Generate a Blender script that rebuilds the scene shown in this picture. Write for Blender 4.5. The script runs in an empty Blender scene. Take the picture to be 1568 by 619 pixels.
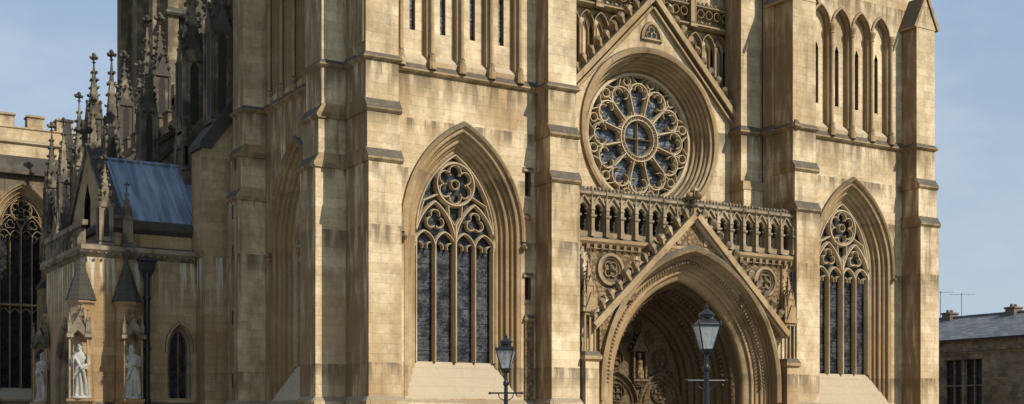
import bpy, math, random
from mathutils import Vector, Matrix
random.seed(7)
PI=math.pi
sc=bpy.context.scene

# ------------------------------------------------------------ node helpers
def newmat(name):
    m=bpy.data.materials.new(name); m.use_nodes=True
    nt=m.node_tree; nt.nodes.clear()
    out=nt.nodes.new('ShaderNodeOutputMaterial'); b=nt.nodes.new('ShaderNodeBsdfPrincipled')
    nt.links.new(b.outputs[0],out.inputs[0])
    return m,nt,b
class NT:
    def __init__(s,nt): s.nt=nt
    def n(s,t,**k):
        x=s.nt.nodes.new(t)
        for a,v in k.items(): setattr(x,a,v)
        return x
    def l(s,a,b): s.nt.links.new(a,b)
    def setin(s,sock,v):
        if isinstance(v,bpy.types.NodeSocket): s.l(v,sock)
        else: sock.default_value=v
    def math(s,op,a,b=0.0,c=None,clamp=False):
        x=s.n('ShaderNodeMath',operation=op); x.use_clamp=clamp
        s.setin(x.inputs[0],a); s.setin(x.inputs[1],b)
        if c is not None: s.setin(x.inputs[2],c)
        return x.outputs[0]
    def mix(s,f,a,b,mode='MIX'):
        x=s.n('ShaderNodeMix',data_type='RGBA',blend_type=mode)
        s.setin(x.inputs[0],f); s.setin(x.inputs[6],a if isinstance(a,bpy.types.NodeSocket) else (*a,1))
        s.setin(x.inputs[7],b if isinstance(b,bpy.types.NodeSocket) else (*b,1))
        return x.outputs[2]
    def smooth(s,v,lo,hi,a=0.0,b=1.0):
        x=s.n('ShaderNodeMapRange',interpolation_type='SMOOTHSTEP')
        s.setin(x.inputs[0],v); x.inputs[1].default_value=lo; x.inputs[2].default_value=hi
        x.inputs[3].default_value=a; x.inputs[4].default_value=b
        return x.outputs[0]
    def comb(s,x,y,z):
        c=s.n('ShaderNodeCombineXYZ'); s.setin(c.inputs[0],x); s.setin(c.inputs[1],y); s.setin(c.inputs[2],z); return c.outputs[0]
    def noise(s,vec,scale,detail=4,rough=0.55):
        x=s.n('ShaderNodeTexNoise'); s.l(vec,x.inputs['Vector']); x.inputs['Scale'].default_value=scale
        x.inputs['Detail'].default_value=detail; x.inputs['Roughness'].default_value=rough
        return x.outputs[0]

def stone(name,c1,c2,stain=0.5,streak=0.5,dirt=0.3,brick=True,row=0.30,bw=0.72,carve=0.0,topdark=(0.075,0.07,0.058),northbrown=0.45,stainc=(0.36,0.215,0.09),lime=False,soot=0.0,grey=0.0,joint=0.80):
    m,nt,b=newmat(name); N=NT(nt)
    g=N.n('ShaderNodeNewGeometry'); sp=N.n('ShaderNodeSeparateXYZ'); N.l(g.outputs['Position'],sp.inputs[0])
    sn=N.n('ShaderNodeSeparateXYZ'); N.l(g.outputs['True Normal'],sn.inputs[0])
    u=N.math('ADD',sp.outputs[0],sp.outputs[1]); z=sp.outputs[2]
    pos=g.outputs['Position']
    if brick:
        v=N.comb(u,z,0.0)
        br=N.n('ShaderNodeTexBrick'); N.l(v,br.inputs['Vector'])
        br.offset=0.43; br.squash=0.8; br.squash_frequency=3
        br.inputs['Color1'].default_value=(*c1,1); br.inputs['Color2'].default_value=(*c2,1)
        br.inputs['Mortar'].default_value=(c2[0]*joint,c2[1]*joint*.98,c2[2]*joint*.96,1)
        br.inputs['Scale'].default_value=1.0; br.inputs['Mortar Size'].default_value=0.005
        br.inputs['Mortar Smooth'].default_value=0.6
        br.inputs['Bias'].default_value=-0.25
        br.inputs['Brick Width'].default_value=bw; br.inputs['Row Height'].default_value=row
        col=br.outputs['Color']; mort=br.outputs['Fac']
        br2=N.n('ShaderNodeTexBrick'); N.l(v,br2.inputs['Vector']); br2.offset=0.31
        br2.inputs['Color1'].default_value=(1.10,1.09,1.07,1); br2.inputs['Color2'].default_value=(.80,.75,.67,1)
        br2.inputs['Mortar'].default_value=(1,1,1,1); br2.inputs['Mortar Size'].default_value=0.0
        br2.inputs['Scale'].default_value=1.0; br2.inputs['Brick Width'].default_value=bw*1.5; br2.inputs['Row Height'].default_value=row
        col=N.mix(0.42,col,br2.outputs['Color'],'MULTIPLY')
    else:
        col=N.mix(N.noise(pos,2.2,2),c1,c2); mort=None
    n1=N.noise(pos,0.42,4,0.6)
    col=N.mix(1.0,col,N.mix(N.smooth(n1,0.3,0.7),(0.76,0.69,0.61),(1.12,1.11,1.09)),'MULTIPLY')
    n2=N.noise(pos,6.0,4,0.7)
    col=N.mix(1.0,col,N.mix(N.smooth(n2,0.25,0.75),(0.82,0.81,0.80),(1.08,1.08,1.08)),'MULTIPLY')
    low=N.smooth(z,3.0,11.0,0.10,0.0)
    n3=N.math('ADD',N.noise(N.comb(u,N.math('MULTIPLY',z,0.45),3.1),0.75,4,0.65),low)
    col=N.mix(N.math('MULTIPLY',N.smooth(n3,0.52,0.68),stain,clamp=True),col,stainc)
    n4=N.noise(N.comb(N.math('MULTIPLY',u,2.6),N.math('MULTIPLY',z,0.22),1.7),1.0,4,0.6)
    col=N.mix(N.math('MULTIPLY',N.smooth(n4,0.55,0.73),streak,clamp=True),col,(0.115,0.083,0.048))
    if grey>0:
        n7=N.math('ADD',N.noise(N.comb(u,N.math('MULTIPLY',z,0.7),7.7),1.3,5,.7),N.smooth(z,9.0,17.0,0.0,0.07))
        col=N.mix(N.math('MULTIPLY',N.smooth(n7,0.52,0.68),grey,clamp=True),col,(0.21,0.18,0.135))
    tot=None
    n5=N.noise(N.comb(N.math('MULTIPLY',u,3.2),N.math('MULTIPLY',z,0.5),9.0),1.0,3,0.6)
    for zl,ln in ((12.72,1.3),(11.25,0.7),(9.7,0.8),(7.7,1.0),(18.3,1.0),(3.6,1.0)):
        a=N.smooth(z,zl-ln,zl,0.0,1.0); c=N.math('LESS_THAN',z,zl+0.05)
        p=N.math('MULTIPLY',a,c); tot=p if tot is None else N.math('MAXIMUM',tot,p)
    col=N.mix(N.math('MULTIPLY',N.math('MULTIPLY',tot,N.smooth(n5,0.38,0.60)),dirt,clamp=True),col,(0.135,0.10,0.06))
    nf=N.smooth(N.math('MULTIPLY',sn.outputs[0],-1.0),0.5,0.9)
    col=N.mix(N.math('MULTIPLY',N.math('MULTIPLY',nf,N.smooth(n5,0.28,0.56,0.40,1.0)),northbrown,clamp=True),col,(0.165,0.10,0.048))  # brown weathering on north faces, deepened in colour to darken their shaded side
    if soot>0:
        hz=N.smooth(z,8.0,15.0,0.0,0.12)
        col=N.mix(N.math('MULTIPLY',N.smooth(N.math('ADD',N.noise(pos,0.9,4,.6),hz),0.46,0.64),soot,clamp=True),col,(0.05,0.045,0.037))
    if lime:
        msk=N.math('MULTIPLY',N.smooth(z,5.4,7.4),N.math('LESS_THAN',z,7.75))
        st=N.noise(N.comb(N.math('MULTIPLY',u,5.0),N.math('MULTIPLY',z,0.3),4.0),1.0,3,.6)
        col=N.mix(N.math('MULTIPLY',msk,N.smooth(st,.50,.60)),col,(0.55,0.49,0.38))
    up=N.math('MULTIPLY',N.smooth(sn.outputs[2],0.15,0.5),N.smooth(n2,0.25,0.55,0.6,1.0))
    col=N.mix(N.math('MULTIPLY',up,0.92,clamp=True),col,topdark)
    if carve>0:
        vo=N.n('ShaderNodeTexVoronoi'); N.l(pos,vo.inputs['Vector']); vo.inputs['Scale'].default_value=7.5
        col=N.mix(N.math('MULTIPLY',N.smooth(vo.outputs['Distance'],0.2,0.75),carve,clamp=True),col,(0.09,0.062,0.032))
    N.l(col,b.inputs['Base Color'])
    b.inputs['Roughness'].default_value=0.9; b.inputs['Specular IOR Level'].default_value=0.15
    h=N.math('ADD',N.math('MULTIPLY',N.noise(pos,16.0,3,0.7),0.5),N.math('MULTIPLY',n2,0.8))
    if mort is not None: h=N.math('SUBTRACT',h,N.math('MULTIPLY',mort,0.45))
    if carve>0: h=N.math('SUBTRACT',h,N.math('MULTIPLY',vo.outputs['Distance'],4.0))
    bp=N.n('ShaderNodeBump'); bp.inputs['Strength'].default_value=0.6; bp.inputs['Distance'].default_value=0.022
    N.l(h,bp.inputs['Height']); N.l(bp.outputs[0],b.inputs['Normal'])
    return m

def plain(name,c,rough=0.6,metal=0.0,spec=0.5,var=0.2,scale=5.0):
    m,nt,b=newmat(name); N=NT(nt)
    g=N.n('ShaderNodeNewGeometry')
    col=N.mix(N.noise(g.outputs['Position'],scale,4),tuple(x*(1-var) for x in c),tuple(min(1,x*(1+var)) for x in c))
    N.l(col,b.inputs['Base Color']); b.inputs['Roughness'].default_value=rough
    b.inputs['Metallic'].default_value=metal; b.inputs['Specular IOR Level'].default_value=spec
    return m

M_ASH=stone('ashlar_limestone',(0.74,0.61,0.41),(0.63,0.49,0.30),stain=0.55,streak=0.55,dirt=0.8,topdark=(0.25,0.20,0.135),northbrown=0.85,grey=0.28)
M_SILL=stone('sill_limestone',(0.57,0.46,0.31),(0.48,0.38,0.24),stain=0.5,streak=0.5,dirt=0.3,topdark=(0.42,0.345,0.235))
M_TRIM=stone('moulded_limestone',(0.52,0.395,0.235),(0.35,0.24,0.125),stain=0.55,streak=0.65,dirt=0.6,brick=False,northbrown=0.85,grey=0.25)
M_TRAC=stone('tracery_limestone',(0.66,0.55,0.38),(0.53,0.42,0.27),stain=0.35,streak=0.35,dirt=0.2,brick=False,topdark=(0.3,0.25,0.17),northbrown=0.3)
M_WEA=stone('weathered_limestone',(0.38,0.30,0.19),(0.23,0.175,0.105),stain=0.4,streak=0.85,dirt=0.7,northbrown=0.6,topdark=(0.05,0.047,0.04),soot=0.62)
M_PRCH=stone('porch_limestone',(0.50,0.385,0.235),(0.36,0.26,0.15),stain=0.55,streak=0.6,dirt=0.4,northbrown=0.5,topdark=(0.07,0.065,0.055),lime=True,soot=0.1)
M_WEAT=stone('weathered_carving',(0.40,0.34,0.245),(0.17,0.14,0.10),stain=0.2,streak=0.8,dirt=0.6,brick=False,northbrown=0.45,topdark=(0.055,0.05,0.042),soot=0.8)
M_CONE=stone('sooty_cap_stone',(0.10,0.095,0.08),(0.06,0.055,0.047),stain=0.0,streak=0.4,dirt=0.0,brick=False,northbrown=0.1,topdark=(0.06,0.056,0.048))
M_CARV=stone('carved_limestone',(0.38,0.27,0.15),(0.26,0.175,0.09),stain=0.4,streak=0.5,dirt=0.4,brick=False,carve=0.75,grey=.25)
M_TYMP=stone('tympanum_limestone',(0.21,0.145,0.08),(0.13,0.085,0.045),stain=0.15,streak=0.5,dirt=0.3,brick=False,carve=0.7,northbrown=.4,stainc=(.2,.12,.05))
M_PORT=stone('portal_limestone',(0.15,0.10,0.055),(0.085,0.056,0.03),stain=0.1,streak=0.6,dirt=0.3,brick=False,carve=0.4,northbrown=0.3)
M_BAL=stone('balustrade_limestone',(0.52,0.425,0.28),(0.34,0.26,0.16),stain=0.3,streak=0.7,dirt=0.3,brick=False,soot=0.35)
M_DARKT=plain('opening_shade_dark',(0.035,0.029,0.022),0.95,var=0.4)  # near-black colour standing in for shade inside openings and behind the balustrade
M_STAT=stone('pale_statue_stone',(0.50,0.485,0.44),(0.36,0.345,0.30),stain=0.0,streak=0.6,dirt=0.0,brick=False,topdark=(0.40,0.38,0.33),northbrown=0.0)
M_RUB=stone('rubble_stone',(0.27,0.22,0.155),(0.11,0.09,0.065),stain=0.2,streak=0.7,dirt=0.6,row=0.19,bw=0.38,northbrown=0.25,soot=0.6,joint=.6)
M_IRON=plain('black_painted_iron',(0.012,0.013,0.014),0.35)
M_WOOD=plain('dark_oak',(0.05,0.03,0.018),0.6)
M_ASPH=plain('asphalt',(0.05,0.05,0.052),0.9,var=0.3,scale=20)
M_PAVE=stone('paving_stone',(0.30,0.28,0.25),(0.24,0.22,0.2),stain=0.0,streak=0,dirt=0,brick=False,topdark=(0.20,0.19,0.17),northbrown=0)
M_GRASS=plain('grass',(0.06,0.09,0.03),0.95,var=0.4,scale=3)
M_WHITE=plain('road_paint',(0.75,0.75,0.72),0.7,var=0.05)

def glass_mat(name,c1,c2,lead,rough=.3,spec=.5):
    m,nt,b=newmat(name); N=NT(nt)
    g=N.n('ShaderNodeNewGeometry'); sp=N.n('ShaderNodeSeparateXYZ'); N.l(g.outputs['Position'],sp.inputs[0])
    u=N.math('ADD',sp.outputs[0],sp.outputs[1])
    v=N.comb(u,sp.outputs[2],0)
    br=N.n('ShaderNodeTexBrick'); N.l(v,br.inputs['Vector']); br.offset=0.5
    br.inputs['Color1'].default_value=(*c1,1); br.inputs['Color2'].default_value=(*c2,1); br.inputs['Mortar'].default_value=(*lead,1)
    br.inputs['Scale'].default_value=1; br.inputs['Mortar Size'].default_value=0.009; br.inputs['Brick Width'].default_value=0.17; br.inputs['Row Height'].default_value=0.12
    n=N.noise(g.outputs['Position'],2.4,5,0.8)
    col=N.mix(1.0,br.outputs['Color'],N.mix(N.smooth(n,.38,.62),(.25,.25,.28),(2.2,2.1,1.95)),'MULTIPLY')
    fr=N.math('FRACT',N.math('MULTIPLY',sp.outputs[2],1/0.46))
    col=N.mix(N.math('LESS_THAN',fr,0.07),col,(0.02,0.02,0.02))
    N.l(col,b.inputs['Base Color'])
    b.inputs['Roughness'].default_value=rough; b.inputs['Specular IOR Level'].default_value=spec
    bp=N.n('ShaderNodeBump'); bp.inputs['Strength'].default_value=0.8; bp.inputs['Distance'].default_value=0.04
    N.l(N.math('ADD',N.noise(g.outputs['Position'],6,2),br.outputs['Fac']),bp.inputs['Height']); N.l(bp.outputs[0],b.inputs['Normal'])
    return m
M_GLASS=glass_mat('leaded_glass',(0.042,0.045,0.05),(0.017,0.019,0.023),(0.07,0.07,0.07),.35,.35)
M_GLROSE=glass_mat('rose_glass',(0.10,0.12,0.145),(0.055,0.068,0.085),(0.04,0.04,0.045))
M_GLD=glass_mat('dark_leaded_glass',(0.014,0.015,0.018),(0.008,0.009,0.011),(0.03,0.03,0.033),.4,.3)

def lead_mat():
    m,nt,b=newmat('lead_roof_sheet'); N=NT(nt)
    g=N.n('ShaderNodeNewGeometry'); p=g.outputs['Position']
    sp=N.n('ShaderNodeSeparateXYZ'); N.l(p,sp.inputs[0])
    st=N.noise(N.comb(N.math('MULTIPLY',sp.outputs[0],3.5),N.math('MULTIPLY',sp.outputs[2],0.5),0),1,5,.6)
    col=N.mix(N.smooth(st,.3,.7),(0.10,0.13,0.175),(0.30,0.345,0.40))
    N.l(col,b.inputs['Base Color']); b.inputs['Roughness'].default_value=0.6
    return m
M_LEAD=lead_mat()
def slate_mat():
    m,nt,b=newmat('roof_slate'); N=NT(nt)
    g=N.n('ShaderNodeNewGeometry'); sp=N.n('ShaderNodeSeparateXYZ'); N.l(g.outputs['Position'],sp.inputs[0])
    br=N.n('ShaderNodeTexBrick'); N.l(N.comb(sp.outputs[1],sp.outputs[2],0),br.inputs['Vector'])
    br.inputs['Color1'].default_value=(0.16,0.162,0.168,1); br.inputs['Color2'].default_value=(0.08,0.085,0.092,1); br.inputs['Mortar'].default_value=(0.04,0.04,0.045,1)
    br.inputs['Scale'].default_value=1; br.inputs['Mortar Size'].default_value=0.01; br.inputs['Brick Width'].default_value=0.5; br.inputs['Row Height'].default_value=0.12
    N.l(N.mix(0.6,br.outputs['Color'],N.mix(N.noise(g.outputs['Position'],1.2,5),(.5,.5,.5),(1.4,1.4,1.35)),'MULTIPLY'),b.inputs['Base Color'])
    b.inputs['Roughness'].default_value=0.7
    return m
M_SLATE=slate_mat()
def lampglass():
    m=bpy.data.materials.new('lantern_glass'); m.use_nodes=True; nt=m.node_tree; nt.nodes.clear(); N=NT(nt)
    o=N.n('ShaderNodeOutputMaterial'); t=N.n('ShaderNodeBsdfTransparent'); t.inputs[0].default_value=(.8,.85,.85,1)
    d=N.n('ShaderNodeBsdfPrincipled'); d.inputs['Base Color'].default_value=(.62,.66,.66,1); d.inputs['Roughness'].default_value=.15
    g=N.n('ShaderNodeNewGeometry')
    f=N.smooth(N.noise(g.outputs['Position'],6,3),.3,.7,.35,.6)
    mx=N.n('ShaderNodeMixShader'); N.l(f,mx.inputs[0]); N.l(t.outputs[0],mx.inputs[1]); N.l(d.outputs[0],mx.inputs[2]); N.l(mx.outputs[0],o.inputs[0])
    return m
M_LGL=lampglass()

# ------------------------------------------------------------ mesh builder
class MB:
    def __init__(s,name,mat,parent=None,smooth=False):
        s.v=[];s.f=[];s.name=name;s.mat=mat;s.parent=parent;s.smooth=smooth; ALL.append(s)
    def add(s,vs,fs):
        o=len(s.v); s.v.extend([tuple(x) for x in vs]); s.f.extend([tuple(i+o for i in f) for f in fs])
    def poly(s,vs): s.add(vs,[tuple(range(len(vs)))])
    def finish(s):
        if not s.v: return None
        me=bpy.data.meshes.new(s.name); me.from_pydata(s.v,[],s.f); me.materials.append(s.mat)
        if s.smooth:
            for p in me.polygons: p.use_smooth=True
        me.validate(); me.update()
        ob=bpy.data.objects.new(s.name,me); sc.collection.objects.link(ob)
        if s.parent: ob.parent=s.parent
        return ob
ALL=[]
def empty(name,loc=(0,0,0)):
    e=bpy.data.objects.new(name,None); e.location=loc; sc.collection.objects.link(e); return e

class Fr:
    def __init__(s,o,U,Nn): s.o=Vector(o); s.U=Vector(U); s.N=Vector(Nn)
    def p(s,u,n,z): 
        q=s.o+s.U*u+s.N*n; return (q.x,q.y,q.z+z)
def west(Y): return Fr((0,Y,0),(1,0,0),(0,-1,0))
def north(X): return Fr((X,0,0),(0,1,0),(-1,0,0))

def ringbox(mb,fr,u0,u1,n0,n1,rings):
    vs=[];fs=[]
    for o,z in rings:
        vs+= [fr.p(u0-o,n0-o,z),fr.p(u1+o,n0-o,z),fr.p(u1+o,n1+o,z),fr.p(u0-o,n1+o,z)]
    k=len(rings)
    for i in range(k-1):
        for j in range(4):
            a=i*4+j;b=i*4+(j+1)%4; fs.append((a,b,b+4,a+4))
    fs.append((3,2,1,0)); fs.append(tuple((k-1)*4+j for j in range(4)))
    mb.add(vs,fs)
def box(mb,fr,u0,u1,n0,n1,z0,z1): ringbox(mb,fr,u0,u1,n0,n1,[(0,z0),(0,z1)])
def ledge(mb,fr,u0,u1,n0,n1,z,o=0.1,h=0.1,slope=0.14):
    ringbox(mb,fr,u0,u1,n0,n1,[(0,z-h),(o*.6,z-h*.7),(o,z-h*.3),(o,z),(0.0,z+slope)])
def prism_uz(mb,fr,pts,n0,n1):
    k=len(pts); vs=[fr.p(u,n0,z) for u,z in pts]+[fr.p(u,n1,z) for u,z in pts]
    fs=[tuple(range(k)),tuple(range(2*k-1,k-1,-1))]+[(i,(i+1)%k,(i+1)%k+k,i+k) for i in range(k)]
    mb.add(vs,fs)
def prism_nz(mb,fr,pts,u0,u1):
    k=len(pts); vs=[fr.p(u0,n,z) for n,z in pts]+[fr.p(u1,n,z) for n,z in pts]
    fs=[tuple(range(k)),tuple(range(2*k-1,k-1,-1))]+[(i,(i+1)%k,(i+1)%k+k,i+k) for i in range(k)]
    mb.add(vs,fs)
def arch(w,c,zs,N=14):
    rr=w+c; a=math.acos(max(-1,min(1,c/rr)))
    R=[(-c+rr*math.cos(a*i/N),zs+rr*math.sin(a*i/N)) for i in range(N+1)]
    L=[(-u,z) for u,z in R]
    return L+R[::-1][1:]
def archc(w,rise): return (rise*rise+w*w)/(2*w)-w
def mould(mb,fr,uc,c,zs,prof,zb,N=14):
    rows=[]
    for w,n in prof:
        a=arch(w,c,zs,N); pts=[(a[0][0],zb)]+a+[(a[-1][0],zb)]
        rows.append([fr.p(uc+u,n,z) for u,z in pts])
    k=len(rows[0]); vs=[p for r in rows for p in r]; fs=[]
    for i in range(len(rows)-1):
        for j in range(k-1):
            a=i*k+j; fs.append((a,a+1,a+1+k,a+k))
    mb.add(vs,fs)
def rolls(p0,p1,k,amp,samp=6):
    (a,b),(c,d)=p0,p1; dx,dy=c-a,d-b; L=math.hypot(dx,dy); px,py=-dy/L,dx/L
    if (-px+py)<0: px,py=-px,-py
    out=[]
    for i in range(k*samp+1):
        t=i/(k*samp); f=abs(math.sin(PI*k*t))*amp*(1.0 if int(k*t)%2==0 else .6)
        out.append((a+dx*t+px*f,b+dy*t+py*f))
    return out
def revolve(mb,fr,uc,zc,prof,N=72):
    k=len(prof); vs=[];fs=[]
    for i in range(N):
        a=2*PI*i/N
        for r,n in prof: vs.append(fr.p(uc+r*math.cos(a),n,zc+r*math.sin(a)))
    for i in range(N):
        for j in range(k-1):
            a=i*k+j;b=((i+1)%N)*k+j; fs.append((a,b,b+1,a+1))
    mb.add(vs,fs)
def wallhole(mb,fr,n,u0,u1,zb,zt,hi,lo):
    zb_=zb if callable(zb) else (lambda u:zb); zt_=zt if callable(zt) else (lambda u:zt)
    lo_=lo if callable(lo) else (lambda u:lo)
    P=lambda u,z: fr.p(u,n,z)
    ua=hi[0][0];ub=hi[-1][0]
    if ua>u0+1e-5: mb.poly([P(u0,zb_(u0)),P(ua,zb_(ua)),P(ua,zt_(ua)),P(u0,zt_(u0))])
    if ub<u1-1e-5: mb.poly([P(ub,zb_(ub)),P(u1,zb_(u1)),P(u1,zt_(u1)),P(ub,zt_(ub))])
    for (a,za),(b,zb2) in zip(hi[:-1],hi[1:]):
        if b-a<1e-6: continue
        mb.poly([P(a,za),P(b,zb2),P(b,zt_(b)),P(a,zt_(a))])
        if lo_(a)>zb_(a)+1e-5 or lo_(b)>zb_(b)+1e-5: mb.poly([P(a,zb_(a)),P(b,zb_(b)),P(b,lo_(b)),P(a,lo_(a))])
def bar(mb,fr,pts,w,nf,nb,closed=False):
    k=len(pts); sec=[(-1,nb),(-1,nb+(nf-nb)*.45),(-.3,nf),(.3,nf),(1,nb+(nf-nb)*.45),(1,nb)]
    vs=[];fs=[]
    for i,(u,z) in enumerate(pts):
        if closed: a=pts[(i-1)%k];b=pts[(i+1)%k]
        else: a=pts[max(0,i-1)];b=pts[min(k-1,i+1)]
        dx,dz=b[0]-a[0],b[1]-a[1]; L=math.hypot(dx,dz) or 1; nx,nz=-dz/L,dx/L
        for s_,n in sec: vs.append(fr.p(u+nx*s_*w/2,n,z+nz*s_*w/2))
    m=len(sec)
    for i in range(k if closed else k-1):
        j=(i+1)%k
        for q in range(m-1): fs.append((i*m+q,i*m+q+1,j*m+q+1,j*m+q))
    mb.add(vs,fs)
def circ(uc,zc,r,N=24,a0=0,a1=2*PI,full=True):
    if full: return [(uc+r*math.cos(2*PI*i/N),zc+r*math.sin(2*PI*i/N)) for i in range(N)]
    return [(uc+r*math.cos(a0+(a1-a0)*i/N),zc+r*math.sin(a0+(a1-a0)*i/N)) for i in range(N+1)]
def tube(mb,pts,rad,seg=8,cap=True):
    vs=[];fs=[];k=len(pts); P=[Vector(p) for p in pts]
    for i,p in enumerate(P):
        d=(P[min(k-1,i+1)]-P[max(0,i-1)]); 
        if d.length<1e-9: d=Vector((0,0,1))
        d.normalize()
        ref=Vector((1,0,0)) if abs(d.x)<.8 else Vector((0,1,0))
        a=d.cross(ref).normalized(); b=d.cross(a)
        r=rad[i] if hasattr(rad,'__len__') else rad
        for j in range(seg):
            t=2*PI*j/seg; vs.append(p+a*math.cos(t)*r+b*math.sin(t)*r)
    for i in range(k-1):
        for j in range(seg):
            a=i*seg+j;b=i*seg+(j+1)%seg; fs.append((a,b,b+seg,a+seg))
    if cap: fs.append(tuple(range(seg))); fs.append(tuple((k-1)*seg+j for j in range(seg)))
    mb.add(vs,fs)
def lathe(mb,c,prof,seg=8,rot=0.0,sx=1,sy=1):
    vs=[];fs=[]
    for r,z in prof:
        for j in range(seg):
            t=rot+2*PI*j/seg; vs.append((c[0]+r*sx*math.cos(t),c[1]+r*sy*math.sin(t),c[2]+z))
    for i in range(len(prof)-1):
        for j in range(seg):
            a=i*seg+j;b=i*seg+(j+1)%seg; fs.append((a,b,b+seg,a+seg))
    fs.append(tuple(range(seg))); fs.append(tuple((len(prof)-1)*seg+j for j in range(seg)))
    mb.add(vs,fs)
def bud(mb,p,s,d=(0,0,1)):
    p=Vector(p); d=Vector(d).normalized(); ref=Vector((0,0,1)) if abs(d.z)<.9 else Vector((1,0,0))
    a=d.cross(ref).normalized(); b=d.cross(a)
    rings=[(0,.35),(.45,.55),(.9,1.0),(1.35,.8),(1.7,.25)]
    s=s*random.uniform(.82,1.12)
    vs=[];fs=[]
    for i,(t,r) in enumerate(rings):
        for j in range(5):
            th=2*PI*j/5+random.random()*.3; rr=r*s*.5*(1+random.uniform(-.2,.2))
            vs.append(p+d*t*s*.6+a*math.cos(th)*rr+b*math.sin(th)*rr+Vector((0,0,.12*s*t)))
    for i in range(len(rings)-1):
        for j in range(5):
            q=i*5+j;w=i*5+(j+1)%5; fs.append((q,w,w+5,q+5))
    fs.append((20,21,22,23,24))
    mb.add(vs,fs)
def finial(mb,x,y,z,s):
    lathe(mb,(x,y,z),[(.06*s,0),(.06*s,.25*s),(.16*s,.3*s),(.06*s,.38*s),(.05*s,.55*s)],6)
    for a in range(4):
        th=a*PI/2; bud(mb,(x+.04*s*math.cos(th),y+.04*s*math.sin(th),z+.55*s),.3*s,(math.cos(th),math.sin(th),.25))
    bud(mb,(x,y,z+.6*s),.3*s,(0,0,1))
def pinnacle(mb,x,y,z0,z1,w,crk=6,gable=True):
    H=z1-z0; zs=z0+H*.42; fs=w*1.1; zt=z1-fs*.95
    f=west(y); 
    ringbox(mb,f,x-w/2,x+w/2,-w/2,w/2,[(0.05,z0),(0.05,z0+.12),(0,z0+.2),(0,zs)])
    for k in (-1,1):
        for q in (-1,1): box(mb,f,x+k*w*.5-.03*w/.4,x+k*w*.5+.03*w/.4,q*w*.5-.03*w/.4,q*w*.5+.03*w/.4,z0+.2,zs)
    ledge(mb,f,x-w/2,x+w/2,-w/2,w/2,zs,o=w*.1,h=w*.12,slope=.05)
    if gable:
        for fr in (Fr((x,y,0),(1,0,0),(0,-1,0)),Fr((x,y,0),(0,1,0),(-1,0,0)),Fr((x,y,0),(1,0,0),(0,1,0)),Fr((x,y,0),(0,1,0),(1,0,0))):
            prism_uz(mb,fr,[(-w*.52,zs),(w*.52,zs),(0,zs+w*1.15)],w*.2,w*.56)
            q=fr.p(0,w*.5,zs+w*1.1); bud(mb,q,w*.3,(0,0,1))
            if w>.4:
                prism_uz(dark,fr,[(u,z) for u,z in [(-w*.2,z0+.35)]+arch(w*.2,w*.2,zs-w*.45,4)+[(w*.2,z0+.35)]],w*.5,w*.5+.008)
    vs=[(x-w*.42,y-w*.42,zs),(x+w*.42,y-w*.42,zs),(x+w*.42,y+w*.42,zs),(x-w*.42,y+w*.42,zs)]
    t=.05*w; vs+=[(x-t,y-t,zt),(x+t,y-t,zt),(x+t,y+t,zt),(x-t,y+t,zt)]
    mb.add(vs,[(0,1,5,4),(1,2,6,5),(2,3,7,6),(3,0,4,7),(4,5,6,7)])
    for i in range(1,crk+1):
        fct=i/(crk+1)
        for sx,sy in ((-1,-1),(1,-1),(1,1),(-1,1)):
            r=w*.42*(1-fct)
            bud(mb,(x+sx*r,y+sy*r,zs+(zt-zs)*fct),w*.24,(sx,sy,.5))
    finial(mb,x,y,zt-.05,fs)
def rake(mb,fr,ua,za,ub,zb,n0,n1,th,crk=0,cs=.25,mb2=None):
    d=Vector((ub-ua,zb-za)); L=d.length; d/=L; nn=Vector((-d.y,d.x)); 
    if nn.y<0: nn=-nn
    prism_uz(mb,fr,[(ua,za),(ub,zb),(ub+nn.x*th,zb+nn.y*th),(ua+nn.x*th,za+nn.y*th)],n0,n1)
    for i in range(crk):
        t=(i+.5)/crk
        u=ua+(ub-ua)*t+nn.x*th; z=za+(zb-za)*t+nn.y*th
        q=fr.p(u,(n0+n1)/2+ (n1-n0)*.15,z); dd=fr.U*nn.x+Vector((0,0,nn.y))
        bud(mb2 or mb,q,cs,dd)

# ------------------------------------------------------------ cathedral
CATH=empty('cathedral')
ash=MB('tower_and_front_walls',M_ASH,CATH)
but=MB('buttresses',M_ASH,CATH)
sill=MB('window_sills',M_SILL,CATH)
trim=MB('arch_mouldings_and_strings',M_TRIM,CATH)
trac=MB('window_tracery',M_TRAC,CATH)
glass=MB('leaded_glazing',M_GLASS,CATH)
rglass=MB('rose_glazing',M_GLROSE,CATH)
dglass=MB('transept_and_aisle_glazing',M_GLD,CATH)
carv=MB('carved_portal_panels',M_CARV,CATH)
tymp=MB('carved_portal_tympanum',M_TYMP,CATH)
port=MB('portal_arch_orders',M_PORT,CATH)
wea=MB('nave_and_transept_walls',M_WEA,CATH)
weat=MB('pinnacles_and_flying_buttresses',M_WEAT,CATH)
cone=MB('stone_caps',M_CONE,CATH)
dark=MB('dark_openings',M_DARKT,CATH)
lead=MB('lead_porch_roof',M_LEAD,CATH)
wood=MB('west_doors',M_WOOD,CATH)
iron=MB('rainwater_pipes',M_IRON,CATH)
prch=MB('north_porch_walls',M_PRCH,CATH)

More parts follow.
